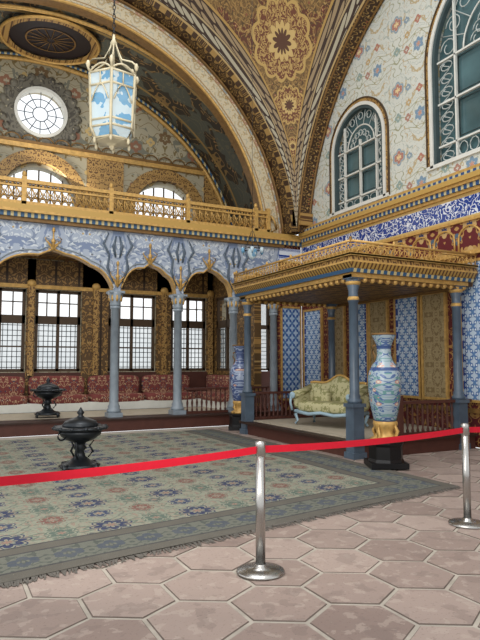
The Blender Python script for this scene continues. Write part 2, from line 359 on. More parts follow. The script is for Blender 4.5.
# rug
A,B_,C_,D_=Vector((-4.0,3.73)),Vector((5.8,5.40)),Vector((5.72,12.6)),Vector((-4.0,12.6))
me=bpy.data.meshes.new('patterned_rug'); vs=[];fs=[];uv=[]
NX,NY=90,70
for j in range(NY+1):
    for i in range(NX+1):
        s=i/NX;t=j/NY
        p=(A*(1-s)+B_*s)*(1-t)+(D_*(1-s)+C_*s)*t
        vs.append((p.x,p.y,.014+.003*math.sin(p.x*2.1+p.y)+.003*math.sin(p.y*3.3-p.x))); uv.append((s*9.95+1.05,t*8.0))
for j in range(NY):
    for i in range(NX):
        k=j*(NX+1)+i; fs.append((k,k+1,k+NX+2,k+NX+1))
me.from_pydata(vs,[],fs); ul=me.uv_layers.new(name='uv')
for l in me.loops: ul.data[l.index].uv=uv[l.vertex_index]
me.materials.append(RUG)
rug=bpy.data.objects.new('patterned_rug',me); sc.collection.objects.link(rug)
FR=plain('rug_fringe_wool',C(96,92,86),.95,0,.25,20)
b=MB()
n=700
for i in range(n):
    s=i/n; p=A*(1-s)+B_*s; L=random.uniform(.03,.10); a=random.uniform(-.04,.04)
    b.add([(p.x-.007,p.y+.01,.014),(p.x+.008,p.y+.01,.014),(p.x+.007+a,p.y-L,.005),(p.x-.005+a,p.y-L,.005)],[(0,1,2,3)],FR)
for i in range(300):
    s=i/300; p=B_*(1-s)+C_*s; L=random.uniform(.02,.05)
    b.add([(p.x-.01,p.y,.014),(p.x-.01,p.y+.015,.014),(p.x+L,p.y+.015,.006),(p.x+L,p.y,.006)],[(0,1,2,3)],FR)
o=b.build('fringe'); o.parent=rug

# ------------------------------------------------------------ ALCOVE PLATFORM
b=MB()
b.box(-5,7.49,13.2,16.38,0,.25,DKRED); b.box(-5,7.49,13.16,16.38,.25,.288,DKWOOD)
b.box(7.49,8.78,13.2,13.44,0,.288,DKRED)
b.box(-5,7.3,13.8,15.5,.288,.298,MAT)
b.build('platform_alcove')

# ------------------------------------------------------------ ARCADE
def lobed(X,c,h,zs,rise):
    t=(X-c)/h
    if abs(t)>=1: return zs
    base=(1-abs(t)**2.2)**.62
    a=math.acos(max(-1,min(1,t)))
    lob=.055*abs(math.sin(a*3.5))
    og=.10*max(0,1-abs(t)*5)
    return zs+rise*(base*.86+og)+lob*min(1,(1-abs(t))*5)
cols=[-3.9,-2.35,-.8,.75,3.68,5.25,6.78,7.98]
arches=[(cols[i],cols[i+1]) for i in range(len(cols)-1)]
def soff(X):
    for a,c in arches:
        if a+.09<X<c-.09: return lobed(X,(a+c)/2,(c-a)/2-.09,3.22,.84 if c-a>2 else .68)
    return 3.22
b=MB(); xs=[]; X=-4.2
while X<8.12: xs.append(X); X+=.015
for d in (13.5,13.75):
    vs=[];fs=[]
    for X in xs: vs+= [(X,d,soff(X)),(X,d,4.72)]
    for i in range(len(xs)-1): fs.append((2*i,2*i+1,2*i+3,2*i+2))
    b.add(vs,fs,BLUEWALL)
vs=[];fs=[]
for X in xs: vs+=[(X,13.5,soff(X)),(X,13.75,soff(X))]
for i in range(len(xs)-1): fs.append((2*i,2*i+1,2*i+3,2*i+2))
b.add(vs,fs,GOLD)
for off,r,mt in ((.0,.022,GOLD),(.10,.014,COLL)):
    for a,c in arches:
        pts=[];X=a+.10
        while X<c-.10: pts.append((X,13.485,soff(X)+off)); X+=.03
        b.tube(pts,r,mt,5)
b.box(-4.2,8.2,13.40,13.78,4.62,4.70,GOLDD); b.box(-4.2,8.8,13.36,13.78,4.70,4.80,TEALX); b.box(-4.2,8.8,13.30,13.78,4.80,4.86,GOLD)
b.box(-4.2,8.8,13.33,13.78,4.86,4.98,BEAD)
def spray(bb,x,y,z,h,mat):
    for s in (-1,1):
        for k in range(3):
            w=.05+.05*k; bb.tube([(x,y,z+h*.1*k),(x+s*w*.9,y,z+h*(.12+.14*k)),(x+s*w*1.2,y,z+h*(.26+.16*k)),(x+s*w*.6,y,z+h*(.34+.17*k))],[.018,.016,.013,.006],mat,5)
    bb.tube([(x,y,z),(x,y,z+h)],[.03,.012],mat,6); bb.sell((x,y,z+h),(.035,.03,.06),mat,1,8,6); bb.sell((x,y,z+h*.45),(.05,.03,.06),mat,1,8,6)
for i,cx in enumerate(cols[:-1]): spray(b,cx,13.45,3.3,.55,GOLD)
for a,c in arches[:-1]: spray(b,(a+c)/2,13.45,soff((a+c)/2)-.03,.46,GOLD)
for cx in cols[1:-1]:
    for s in (-1,1):
        b.tube([(cx+s*.10,13.47,3.42),(cx+s*.24,13.46,3.75),(cx+s*.20,13.47,4.05),(cx+s*.34,13.46,4.3),(cx+s*.22,13.47,4.55)],[.02,.03,.022,.03,.01],COLB,6)
        b.tube([(cx+s*.05,13.48,4.0),(cx+s*.10,13.47,4.25),(cx+s*.04,13.48,4.5)],[.02,.035,.015],COLB,6)
b.build('wall_arcade')
def column(bb,x,y,z0,z1,r,mat,cap=GOLD):
    bb.box(x-r*1.6,x+r*1.6,y-r*1.6,y+r*1.6,z0,z0+.10,mat)
    bb.lathe([(r*1.55,.10),(r*1.6,.16),(r*1.25,.20),(r*1.35,.24),(r*1.05,.30),(r,.36),(r*.9,z1-z0-.42),(r*1.15,z1-z0-.41),(r*1.15,z1-z0-.36),(r*.95,z1-z0-.35)],x,y,mat,20,z0)
    bb.lathe([(r*.95,0),(r*1.1,.05),(r*1.0,.1),(r*1.5,.22),(r*1.35,.25),(r*1.8,.33)],x,y,cap,16,z1-.36,8,.12)
    bb.box(x-r*1.7,x+r*1.7,y-r*1.7,y+r*1.7,z1-.05,z1,mat)
for cx in cols:
    b=MB(); column(b,cx,13.62,.29,3.215,.105,COLL,COLL)
    for k in range(8):
        a=k*pi/4; b.sell((cx+.14*math.cos(a),13.62+.14*math.sin(a),3.05),(.03,.03,.08),GOLD,1,8,6)
    b.build('marble_column')
def baluster_run(bb,p0,p1,z0,z1,mat,step=.12):
    p0=Vector(p0);p1=Vector(p1);L=(p1-p0).length;n=max(1,int(L/step)); h=z1-z0
    d=(p1-p0)/L; q=Vector((-d.y,d.x))
    for zz,hh,w in ((z1-.05,.05,.045),(z0,.06,.04)):
        a=[p0+q*w,p0-q*w,p1-q*w,p1+q*w]
        bb.add([(v.x,v.y,zz) for v in a]+[(v.x,v.y,zz+hh) for v in a],[(0,1,2,3),(4,5,6,7),(0,1,5,4),(1,2,6,5),(2,3,7,6),(3,0,4,7)],mat)
    for i in range(n):
        c=p0+d*(i+.5)*L/n
        bb.lathe([(.02,.05),(.028,h*.15),(.014,h*.22),(.032,h*.42),(.014,h*.6),(.026,h*.72),(.016,h*.8),(.022,h-.05)],c.x,c.y,mat,8,z0)
b=MB(); baluster_run(b,(5.44,13.6),(6.6,13.6),.29,.92,DKRED); baluster_run(b,(6.96,13.6),(7.8,13.6),.29,.92,DKRED)
b.build('railing')

# ------------------------------------------------------------ GALLERY
b=MB()
b.box(-4.2,8.2,13.78,16.38,4.70,4.78,DKWOOD)
b.build('floor_gallery')
b=MB(); x0,x1=-4.2,7.72; Y=13.40
b.box(x0,x1,Y-.04,Y+.04,5.46,5.54,GOLD); b.box(x0,x1,Y-.05,Y+.05,4.985,5.05,GOLD); b.box(x0,x1,Y-.03,Y+.03,5.36,5.40,GOLD)
x=x0; k=0
while x<x1-.05:
    w=.16
    b.tube([(x,Y,5.05),(x+w/2,Y,5.2),(x+w,Y,5.37)],.014,GOLD,4); b.tube([(x+w,Y,5.05),(x+w/2,Y,5.2),(x,Y,5.37)],.014,GOLD,4)
    b.tube([(x+w/2+.05*math.cos(t*pi/4),Y,5.21+.06*math.sin(t*pi/4)) for t in range(8)],.012,GOLD,4,True)
    b.tube([(x,Y,5.05),(x,Y,5.46)],.013,GOLD,4); b.sell((x+w/2,Y,5.43),(.03,.02,.025),GOLD,1,6,5)
    if k%12==0: b.box(x-.05,x+.05,Y-.05,Y+.05,4.985,5.60,GOLD); b.sell((x,Y,5.66),(.05,.05,.07),GOLD,1,10,8)
    x+=w; k+=1
b.box(7.64,7.74,Y-.05,Y+.05,4.985,5.62,GOLD)
b.tube([(7.8,Y,5.0),(7.95,Y,5.1),(7.9,Y,5.3),(7.78,Y,5.45)],.03,GOLD,6)
b.build('balustrade_gallery')
b=MB(); b.prism([(-4.2,0),(7.5,0),(8.9,4.7),(8.9,9.9),(-4.2,9.9)],fy,16.5,16.8,GREYFL)
gw=b.build('wall_back')
cuts=[]
def cutter(pts,f,d0,d1):
    c=MB(); c.prism(pts,f,d0,d1,GOLDD); return c.build('cutter')
RW=(2.3,8.36)
cuts.append(cutter([(RW[0]+.66*math.cos(t*pi/20),RW[1]+.66*math.sin(t*pi/20)) for t in range(40)],fy,16.3,17))
gal_w=[-1.3,2.3,5.9]
for c in gal_w: cuts.append(cutter(archpts(c,.95,4.95,6.0,.85),fy,16.3,17))
low_w=[(-2.6,-1.4),(-1.15,.05),(.78,2.04),(2.29,3.49),(4.26,5.64),(6.12,7.26)]
for a,c in low_w: cuts.append(cutter([(a,1.3),(c,1.3),(c,3.5),(a,3.5)],fy,16.3,17))
cut(gw,cuts)
b=MB()
b.ring('y',RW[0],RW[1],.62,.70,16.36,16.6,WHITEF,0,2*pi,48)
PET=orn('roundel_petal',C(104,100,88),[('blob',8,.2,C(150,142,118)),('line',5,4,.15,C(74,70,62))],'xz',0,0)
b.ring('y',RW[0],RW[1],.70,1.02,16.44,16.5,PET,0,2*pi,48)
for k in range(24):
    a=k*2*pi/24; b.sell((RW[0]+1.0*math.cos(a),16.45,RW[1]+1.0*math.sin(a)),(.11,.04,.11),PET,1,10,8)
for rr in (.2,.42): b.tube([(RW[0]+rr*math.cos(t*pi/16),16.55,RW[1]+rr*math.sin(t*pi/16)) for t in range(32)],.014,COLB,4,True)
for k in range(12):
    a=k*pi/6; b.tube([(RW[0]+.2*math.cos(a),16.55,RW[1]+.2*math.sin(a)),(RW[0]+.64*math.cos(a),16.55,RW[1]+.64*math.sin(a))],.012,COLB,4)
b.build('window_round')
b=MB()
for c in gal_w:
    b.ring('y',c,6.0,.95,1.28,16.34,16.5,GOLDO,0,pi,32)
    b.box(c-1.28,c-.95,16.34,16.5,4.8,6.0,GOLDO); b.box(c+.95,c+1.28,16.34,16.5,4.8,6.0,GOLDO)
    for k in range(1,6): X=c-.95+k*.317; b.box(X-.018,X+.018,16.56,16.6,4.95,6.0+.8*math.sqrt(max(0,1-((X-c)/.95)**2)),DKFR)
    for zz in (5.3,5.65,6.0,6.35): b.box(c-.93,c+.93,16.56,16.6,zz-.018,zz+.018,DKFR)
b.build('window_gallery')
b=MB()
for i,(a0,a1) in enumerate(((-4.2,-2.58),(-.02,1.02),(3.58,4.62),(7.18,8.2))): b.box(a0,a1,16.42,16.5,4.8,7.32,GOLDO)
b.box(-4.2,8.2,16.40,16.5,7.32,7.45,GOLD); b.box(-4.2,8.2,16.38,16.5,7.45,7.52,GOLDD)
for k in range(28): 
    X=-4+k*.43; b.tube([(X+.2*math.cos(t*pi/8),16.42,7.52+.16*math.sin(t*pi/8)) for t in range(9)],.02,GOLDD,5)
b.build('trim_gallery')
b=MB(); b.box(8.2,8.8,13.8,16.48,4.7,9.9,GREYFL); b.box(8.1,8.2,13.9,16.36,4.8,7.3,GOLDOY); b.box(8.05,8.2,13.8,16.36,7.3,7.5,GOLD)
b.build('wall_gallery_right')
b=MB(); vs=[];fs=[]; N=60
for i in range(N+1):
    a=pi*i/N
    for Y in (13.78,16.6): vs.append((2.3+6.0*math.cos(a),Y,4.5+5.36*math.sin(a)))
for i in range(N): fs.append((2*i,2*i+1,2*i+3,2*i+2))
b.add(vs,fs,VAULT,True)
for Y,r,mt in ((16.42,.07,GOLD),(16.2,.035,TEALX),(13.95,.05,GOLD)):
    b.tube([(2.3+5.9*math.cos(pi*i/48),Y,4.5+5.28*math.sin(pi*i/48)) for i in range(49)],r,mt,8)
DARKR=plain('roundel_dark',C(34,24,24),.5)
def disc(r0,r1,z,mat,n=48,cy=15.05):
    v=[];f=[]
    for i in range(n):
        a=2*pi*i/n
        v+= [(2.3+r0*math.cos(a),cy+r0*math.sin(a)*.9,z),(2.3+r1*math.cos(a),cy+r1*math.sin(a)*.9,z)]
    for i in range(n): j=(i+1)%n; f.append((2*i,2*i+1,2*j+1,2*j))
    b.add(v,f,mat)
disc(0.01,1.0,9.72,DARKR); disc(1.0,1.2,9.68,GOLDO); disc(.58,.62,9.70,GOLDD)
b.tube([(2.3+1.2*math.cos(2*pi*i/48),15.05+1.08*math.sin(2*pi*i/48),9.68) for i in range(48)],.04,GOLD,6,True)
for k in range(16): a=k*pi/8; b.tube([(2.3+.1*math.cos(a),15.05+.09*math.sin(a),9.70),(2.3+.58*math.cos(a),15.05+.52*math.sin(a),9.70)],.010,GOLDD,4)
b.build('ceiling_gallery')

# ------------------------------------------------------------ LOWER ALCOVE
b=MB()
b.box(-4.2,7.49,13.80,16.38,4.32,4.62,CEILW)
b.build('ceiling_alcove')
b=MB()
edges=[-4.2]+[e for w in low_w for e in w]+[7.48]
for i in range(0,len(edges),2):
    a,c=edges[i],edges[i+1]
    b.box(a+.02,c-.02,16.40,16.5,.29,4.3,WOODP)
    if c-a>.2: b.box((a+c)/2-.07,(a+c)/2+.07,16.34,16.4,1.2,3.6,GOLDO); b.sell(((a+c)/2,16.36,3.65),(.12,.05,.10),GOLD,1,12,8)
b.box(-4.2,7.48,16.42,16.5,.29,1.28,DKRED); b.box(-4.2,7.48,16.39,16.5,3.52,3.62,GOLD); b.box(-4.2,7.48,16.40,16.5,3.62,4.3,WOODP)
b.build('trim_alcove')
for a,c in low_w:
    b=MB()
    for x0,x1,z0,z1 in ((a,a+.08,1.3,3.5),(c-.08,c,1.3,3.5),(a,c,1.3,1.38),(a,c,3.42,3.5),(a,c,2.58,2.80),((a+c)/2-.04,(a+c)/2+.04,1.3,3.5)):
        b.box(x0,x1,16.51,16.58,z0,z1,DKFR)
    X=a+.12
    while X<c: b.box(X-.009,X+.009,16.6,16.62,1.3,2.62,BRONZE); X+=.12
    Z=1.42
    while Z<2.6: b.box(a,c,16.6,16.62,Z-.009,Z+.009,BRONZE); Z+=.14
    for X in (a+(c-a)*.25,a+(c-a)*.75): b.box(X-.016,X+.016,16.52,16.55,2.8,3.5,DKFR)
    b.box(a,c,16.52,16.55,3.14,3.17,DKFR); b.box(a,c,16.52,16.55,1.95,1.99,DKFR)
    b.box(a,c,16.66,16.665,1.3,2.6,FROST)
    b.build('window_alcove')
b=MB(); b.prism([(13.80,0),(16.48,0),(16.48,4.7),(13.80,4.7)],fx,7.5,7.7,WOODPY)
sw=b.build('wall_alcove_right'); cut(sw,[cutter([(14.9,1.3),(16.25,1.3),(16.25,3.5),(14.9,3.5)],fx,7.3,7.9)])
b=MB()
for y0,y1,z0,z1 in ((14.9,14.98,1.3,3.5),(16.17,16.25,1.3,3.5),(14.9,16.25,1.3,1.38),(14.9,16.25,3.42,3.5),(14.9,16.25,2.58,2.80),(15.54,15.6,1.3,3.5)):
    b.box(7.52,7.6,y0,y1,z0,z1,DKFR)
Y=15.02
while Y<16.2: b.box(7.62,7.64,Y-.009,Y+.009,1.3,2.62,BRONZE); Y+=.12
Z=1.42
while Z<2.6: b.box(7.62,7.64,14.9,16.25,Z-.009,Z+.009,BRONZE); Z+=.14
b.box(7.66,7.665,14.9,16.25,1.3,2.6,FROST)
b.build('window_alcove_side')
b=MB()
b.box(-4.2,7.4,15.56,16.30,.302,.52,WHITEF)
X=-4.0
while X<6.0:
    b.sell((X+.75,15.92,.60),(.74,.38,.12),SEDIR,.3); b.sell((X+.75,16.16,.93),(.72,.12,.27),SEDIR,.35); X+=1.52
b.box(6.75,7.42,13.95,15.56,.302,.52,WHITEF)
b.sell((7.06,15.1,.6),(.34,1.15,.12),SEDIRY,.3)
for yy in (14.5,15.25,16.0): b.sell((7.30,yy,.93),(.11,.36,.26),SEDIRY,.35)
b.build('sedir_divan')
b=MB(); b.box(7.72,8.78,14.7,14.85,0,1.3,DKRED); b.box(7.72,8.78,14.7,14.85,3.3,4.65,WOODP); b.box(7.72,7.86,14.7,14.85,1.3,3.3,WOODP); b.box(8.5,8.78,14.7,14.85,1.3,3.3,WOODP)
b.build('wall_lobby')
b=MB()
for x0,x1,z0,z1 in ((7.88,7.94,1.32,3.28),(8.42,8.48,1.32,3.28),(7.88,8.48,2.5,2.62),(8.16,8.20,1.32,3.28),(7.88,8.48,1.32,1.38),(7.88,8.48,3.22,3.28)): b.box(x0,x1,14.74,14.8,z0,z1,DKFR)
for k in range(10): b.box(7.88,8.48,14.76,14.78,1.42+k*.11,1.435+k*.11,BRONZE)
b.box(7.88,8.48,14.81,14.815,1.32,3.28,FROST)
b.build('window_lobby')

# ------------------------------------------------------------ BACK WALL corner
b=MB()
b.box(8.08,8.78,13.5,13.75,0,4.7,REDPX)
b.box(8.16,8.72,13.47,13.5,.6,3.0,TILEX)
for x0,x1,z0,z1 in ((8.12,8.16,.55,3.05),(8.72,8.76,.55,3.05),(8.12,8.76,3.0,3.05),(8.12,8.76,.55,.6)): b.box(x0,x1,13.45,13.5,z0,z1,GOLD)
b.box(8.08,8.76,13.45,13.5,3.3,3.36,GOLD); b.box(8.08,8.76,13.46,13.5,4.25,4.62,SCRIPT)
b.build('wall_back_corner')

# ------------------------------------------------------------ BIG ARCHES + PENDENTIVE
Z0=4.5
a_s=math.asin(.5/6)
b=MB()
b.ring('y',2.3,Z0,5.33,5.98,13.5,13.78,CREAM,a_s,pi-a_s,96,matin=GOLDD)
b.tube([(2.3+5.36*math.cos(a_s+(pi-2*a_s)*i/80),13.47,Z0+5.36*math.sin(a_s+(pi-2*a_s)*i/80)) for i in range(81)],.035,GOLD,6)
b.tube([(2.3+5.93*math.cos(a_s+(pi-2*a_s)*i/80),13.47,Z0+5.93*math.sin(a_s+(pi-2*a_s)*i/80)) for i in range(81)],.03,GOLDD,6)
b.ring('y',2.3,Z0,5.98,6.35,13.1,13.5,SOFFB,a_s,pi-a_s,96)
b.build('wall_arch_back')
b=MB()
b.ring('x',7.0,Z0,6.05,6.35,8.4,8.79,SOFF,a_s,pi-a_s,96)
for rr,X,q in ((6.06,8.42,.03),(6.05,8.74,.03)):
    b.tube([(X,7.0+rr*math.cos(a_s+(pi-2*a_s)*i/80),Z0+rr*math.sin(a_s+(pi-2*a_s)*i/80)) for i in range(81)],q,GOLDD,6)
b.build('wall_arch_right')
b=MB(); Rs2=6.1**2*2+.35
def sz(x,y): return Z0+math.sqrt(max(0,Rs2-x*x-y*y))
gx=[-6.1+12.2*i/96 for i in range(97)]; gy=[0+6.1*i/60 for i in range(61)]
vs=[(2.3+x,7+y,sz(x,y)) for y in gy for x in gx]; fs=[]
for j in range(60):
    for i in range(96):
        k=j*97+i
        if vs[k][2]<11.9: fs.append((k,k+1,k+98,k+97))
b.add(vs,fs,PEND,True)
b.build('ceiling_pendentive')
b=MB()
b.box(8.27,8.78,13.1,13.5,5.17,5.6,GOLDO); b.box(8.4,8.78,12.9,13.1,5.17,5.5,GOLDOY)
b.build('trim_corner')

# ------------------------------------------------------------ RIGHT WALL
b=MB()
pts=[(.5,4.96),(13.5,4.96)]+[(7+6.3*math.cos(pi*i/48),Z0+6.3*math.sin(pi*i/48)) for i in range(4,45)]
b.prism(pts,fx,8.8,9.05,LUN)
rl=b.build('wall_right_lunette')
cut(rl,[cutter(archpts(11.0,.9,5.3,6.75,.9),fx,8.6,9.3),cutter(archpts(7.0,1.55,5.5,7.6,1.6),fx,8.6,9.3),cutter(archpts(3.0,.9,5.3,6.75,.9),fx,8.6,9.3)])
def ornate_window(name,c,h,z0,zs,rise):
    b=MB(); X=8.86
    H=lambda s: zs+rise*math.sqrt(max(0,1-(s/h)**2))
    for r0,r1,d0,mt in ((h-.05,h+.02,8.78,TEALF),(h+.02,h+.10,8.75,WHITEF),(h+.10,h+.18,8.78,GOLDOY),(h+.18,h+.21,8.76,DKFR)):
        for s in (-1,1):
            lo,hi=sorted((c+s*r0,c+s*r1)); b.box(d0,8.88,lo,hi,z0-.05,zs,mt)
        v=[];f=[];N=32
        for i in range(N+1):
            a=pi*i/N
            for rr in (r0,r1):
                for d in (d0,8.88): v.append((d,c+rr*math.cos(a),zs+(rise+rr-h)*math.sin(a)))
        for i in range(N):
            o=4*i; f+=[(o,o+2,o+6,o+4),(o+2,o+3,o+7,o+6),(o,o+1,o+5,o+4)]
        b.add(v,f,mt)
    b.box(8.75,8.88,c-h-.2,c+h+.2,z0-.08,z0,WHITEF)
    b.prism(archpts(c,h,z0,zs,rise),fx,8.97,8.99,PANE)
    q=.30*h+.04
    bw=.018
    for s in (-h+q,0,h-q): b.box(X-.01,X+.05,c+s-bw,c+s+bw,z0,H(s)-.05 if s else zs+.15,WHITEF)
    for z in (z0+q*.7,zs,(z0+q*.7+zs)/2): b.box(X-.01,X+.05,c-h,c+h,z-bw,z+bw,WHITEF)
    for side in (-1,1):
        for z_a,z_b in ((z0+q*.7,(z0+q*.7+zs)/2),((z0+q*.7+zs)/2,zs)):
            y0=c+side*.04; y1=c+side*(h-q-.04)
            b.tube([(X+.03,y0+side*.04,z_a+.08),(X+.03,y1-side*.02,z_a+.08),(X+.03,y1-side*.02,z_b-.08),(X+.03,y0+side*.04,z_b-.08)],.014,TEALF,4,True)
    n=max(5,int((zs-z0)/.24)); st=(zs-z0)/n
    for k in range(n):
        for side in (-1,1):
            cy=c+side*(h-q/2); cz=z0+st*(k+.5)
            b.tube([(X+.03,cy+q*.36*math.cos(t*pi/5)*(1-.03*t),cz+st*.40*math.sin(t*pi/5)*(1-.03*t)) for t in range(13)],.013,GREYF,4)
            b.tube([(X+.03,cy-q*.18*side*math.sin(t*pi/4),cz-st/2+st*t/8) for t in range(9)],.010,GREYF,4)
    n=max(4,int(2*(h-q)/.24)); st=2*(h-q)/n
    for k in range(n):
        cy=c-h+q+st*(k+.5); cz=z0+q*.35
        b.tube([(X+.03,cy+st*.4*math.cos(t*pi/5),cz+q*.26*math.sin(t*pi/5)) for t in range(11)],.013,GREYF,4)
    N=9 if h>1 else 7
    b.tube([(X+.03,c+.55*h*math.cos(pi*i/20),zs+.55*rise*math.sin(pi*i/20)) for i in range(21)],.018,WHITEF,5)
    for k in range(N):
        a=pi*(k+.5)/N
        for rr,sz_ in ((.80,.13),(.34,.10)):
            b.tube([(X+.03,c+rr*h*math.cos(a)+sz_*h*math.cos(t*pi/6)*(1-.04*t),zs+rr*rise*math.sin(a)+sz_*h*math.sin(t*pi/6)*(1-.04*t)) for t in range(15)],.013,GREYF,4)
    for k in range(1,N):
        a=pi*k/N; b.tube([(X+.03,c+.55*h*math.cos(a),zs+.55*rise*math.sin(a)),(X+.03,c+.97*h*math.cos(a),zs+.97*rise*math.sin(a))],.011,GREYF,4)
    b.build(name)
ornate_window('window_1',11.0,.9,5.3,6.75,.9)
ornate_window('window_2',7.0,1.55,5.5,7.6,1.6)
ornate_window('window_3',3.0,.9,5.3,6.75,.9)
b=MB()
b.box(8.8,9.05,.5,13.5,0,4.95,REDP)
b.box(8.77,8.8,.5,13.4,3.62,4.2,ARCHB)
b.box(8.76,8.8,.5,13.4,4.22,4.72,SCRIPT)
b.build('wall_right')
b=MB()
b.box(8.70,8.8,.5,13.3,4.72,4.78,GOLD); b.box(8.66,8.8,.5,13.3,4.78,4.86,TEALY); b.box(8.62,8.8,.5,13.3,4.86,4.92,GOLD); b.box(8.58,8.8,.5,13.3,4.92,5.02,BEADY); b.box(8.60,8.8,.5,13.3,5.02,5.08,TEALY); b.box(8.66,8.8,.5,13.3,5.08,5.16,GOLD)
b.box(8.72,8.8,.5,13.3,4.18,4.24,GOLD); b.box(8.72,8.8,.5,13.3,3.54,3.62,GOLD)
for k in range(20):
    Y=.9+k*.62; b.tube([(8.76,Y-.26,3.62)]+[(8.76,Y-.26*math.cos(t*pi/8),3.85+.25*math.sin(t*pi/8)) for t in range(9)]+[(8.76,Y+.26,3.62)],.022,GOLD,5)
b.build('trim_right')
b=MB()
pan=[(12.55,13.3,TILE),(11.6,12.1,TAN),(10.72,11.2,TILE),(10.05,10.6,TAN),(9.1,9.75,TILE),(8.38,8.96,TAN),(7.2,7.95,TILE),(6.3,6.9,TAN),(5.2,6.0,TILE),(4.2,4.8,TAN)]
for a,c,mt in pan:
    z1=3.40 if a<8 else 2.9
    b.box(8.76,8.8,a,c,.86,z1,mt)
    for y0,y1,q0,q1 in ((a-.05,a,.8,z1+.05),(c,c+.05,.8,z1+.05),(a,c,z1,z1+.05),(a,c,.81,.86)): b.box(8.74,8.8,y0,y1,q0,q1,GOLD)
    if mt is TILE:
        for y0,y1 in ((a,a+.07),(c-.07,c)): b.box(8.752,8.8,y0,y1,.86,z1,TILEB)
b.box(8.72,8.8,.5,13.3,.62,.70,GOLDD); b.box(8.70,8.8,.5,7.5,0.001,.12,DKRED)
b.build('trim_panels')

# ------------------------------------------------------------ CANOPY
cano=bpy.data.objects.new('throne_canopy',None); sc.collection.objects.link(cano)
b=MB()
for x,y in ((6.06,7.75),(6.06,11.48),(8.40,7.75),(8.32,11.48)):
    pz=.88
    b.box(x-.13,x+.13,y-.13,y+.13,0,.10,COLB); b.box(x-.105,x+.105,y-.105,y+.105,.1,pz-.06,COLB); b.box(x-.13,x+.13,y-.13,y+.13,pz-.06,pz,COLB)
    b.lathe([(.115,0),(.12,.05),(.09,.08),(.10,.11),(.08,.15),(.075,1.65),(.09,1.66),(.09,1.70),(.078,1.72),(.078,1.84),(.12,1.98),(.12,2.03)],x,y,COLB,20,pz)
    b.box(x-.12,x+.12,y-.12,y+.12,pz+2.03,2.98,COLB)
    b.lathe([(.08,0),(.10,.04),(.085,.08)],x,y,GOLD,16,pz+1.66); b.lathe([(.10,0),(.13,.05),(.12,.07)],x,y,GOLD,16,pz+1.92)
b.build('columns',cano)
b=MB()
b.box(6.0,8.68,7.65,11.6,0.001,.22,DKRED); b.box(5.94,8.68,7.59,11.66,.22,.27,DKWOOD)
b.box(6.15,8.66,7.85,11.4,.27,.29,MAT)
b.build('platform',cano)
b=MB(); x0,x1,y0,y1=6.0,8.52,7.68,11.56
b.box(x0-.05,8.7,y0-.05,y1+.05,2.93,3.02,CEILW)
b.loftrect(x0,x1,y0,y1,[(.02,2.88,.02,2.93,GOLDD),(.06,2.93,.06,3.0,GOLD)])
b.loftrect(x0,x1,y0,y1,[(.06,3.0,.12,3.0,GOLDD),(.12,3.0,.14,3.06,TEALX)])
for o0,a,o1,bb_,mx,my in ((.06,3.03,.16,3.16,BEAD,BEADY),(.17,3.16,.17,3.19,GOLD,GOLD),(.17,3.19,.15,3.26,GOLDO,GOLDOY),(.19,3.26,.19,3.30,GOLD,GOLD)):
    v=[(x0-o0,y0-o0,a),(x1+.18,y0-o0,a),(x1+.18,y1+o0,a),(x0-o0,y1+o0,a),(x0-o1,y0-o1,bb_),(x1+.18,y0-o1,bb_),(x1+.18,y1+o1,bb_),(x0-o1,y1+o1,bb_)]
    b.add(v,[(0,1,5,4),(2,3,7,6)],mx); b.add(v,[(3,0,4,7)],my)
b.box(x0-.19,8.7,y0-.19,y1+.19,3.27,3.31,GOLD)
b.add([(x0-.06,y0-.06,3.0),(8.7,y0-.06,3.0),(8.7,y0-.17,3.16),(x0-.17,y0-.17,3.16)],[(0,1,2,3)],BEAD)
def lac(p0,p1,z0,z1):
    p0=Vector(p0);p1=Vector(p1);L=(p1-p0).length;d=(p1-p0)/L;n=int(L/.11)
    b.tube([(p0.x,p0.y,z1),(p1.x,p1.y,z1)],.022,GOLD,6); b.tube([(p0.x,p0.y,z1-.05),(p1.x,p1.y,z1-.05)],.010,GOLD,4)
    for i in range(n+1):
        c=p0+d*L*i/n; b.tube([(c.x,c.y,z0),(c.x,c.y,z1)],.009,GOLD,4)
        if i<n:
            e=p0+d*L*(i+1)/n; b.tube([(c.x,c.y,z0),(e.x,e.y,z1-.05)],.008,GOLD,4); b.tube([(e.x,e.y,z0),(c.x,c.y,z1-.05)],.008,GOLD,4)
        if i%8==0: b.sell((c.x,c.y,z1+.03),(.025,.025,.04),GOLD,1,8,6)
lac((x0-.15,y0-.15),(8.68,y0-.15),3.31,3.50); lac((x0-.15,y0-.15),(x0-.15,y1+.15),3.31,3.50); lac((x0-.15,y1+.15),(8.68,y1+.15),3.31,3.50)
def lamb(p0,p1):
    p0=Vector(p0);p1=Vector(p1);L=(p1-p0).length;d=(p1-p0)/L;n=int(L/.16)
    for i in range(n):
        c=p0+d*L*(i+.5)/n
        b.sell((c.x,c.y,2.90),(.05,.05,.05),GOLD,1,8,6)
lamb((x0,y0),(8.6,y0)); lamb((x0,y0),(x0,y1)); lamb((x0,y1),(8.6,y1))
b.build('roof',cano)
b=MB()
baluster_run(b,(6.22,11.48),(8.2,11.48),.29,.90,DKRED,.11)
baluster_run(b,(7.0,7.75),(8.28,7.75),.29,.88,DKRED,.11); baluster_run(b,(8.5,7.75),(8.68,7.75),.29,.88,DKRED,.11)
b.box(6.93,7.03,7.68,7.82,.27,.98,DKRED)
b.build('rails',cano)

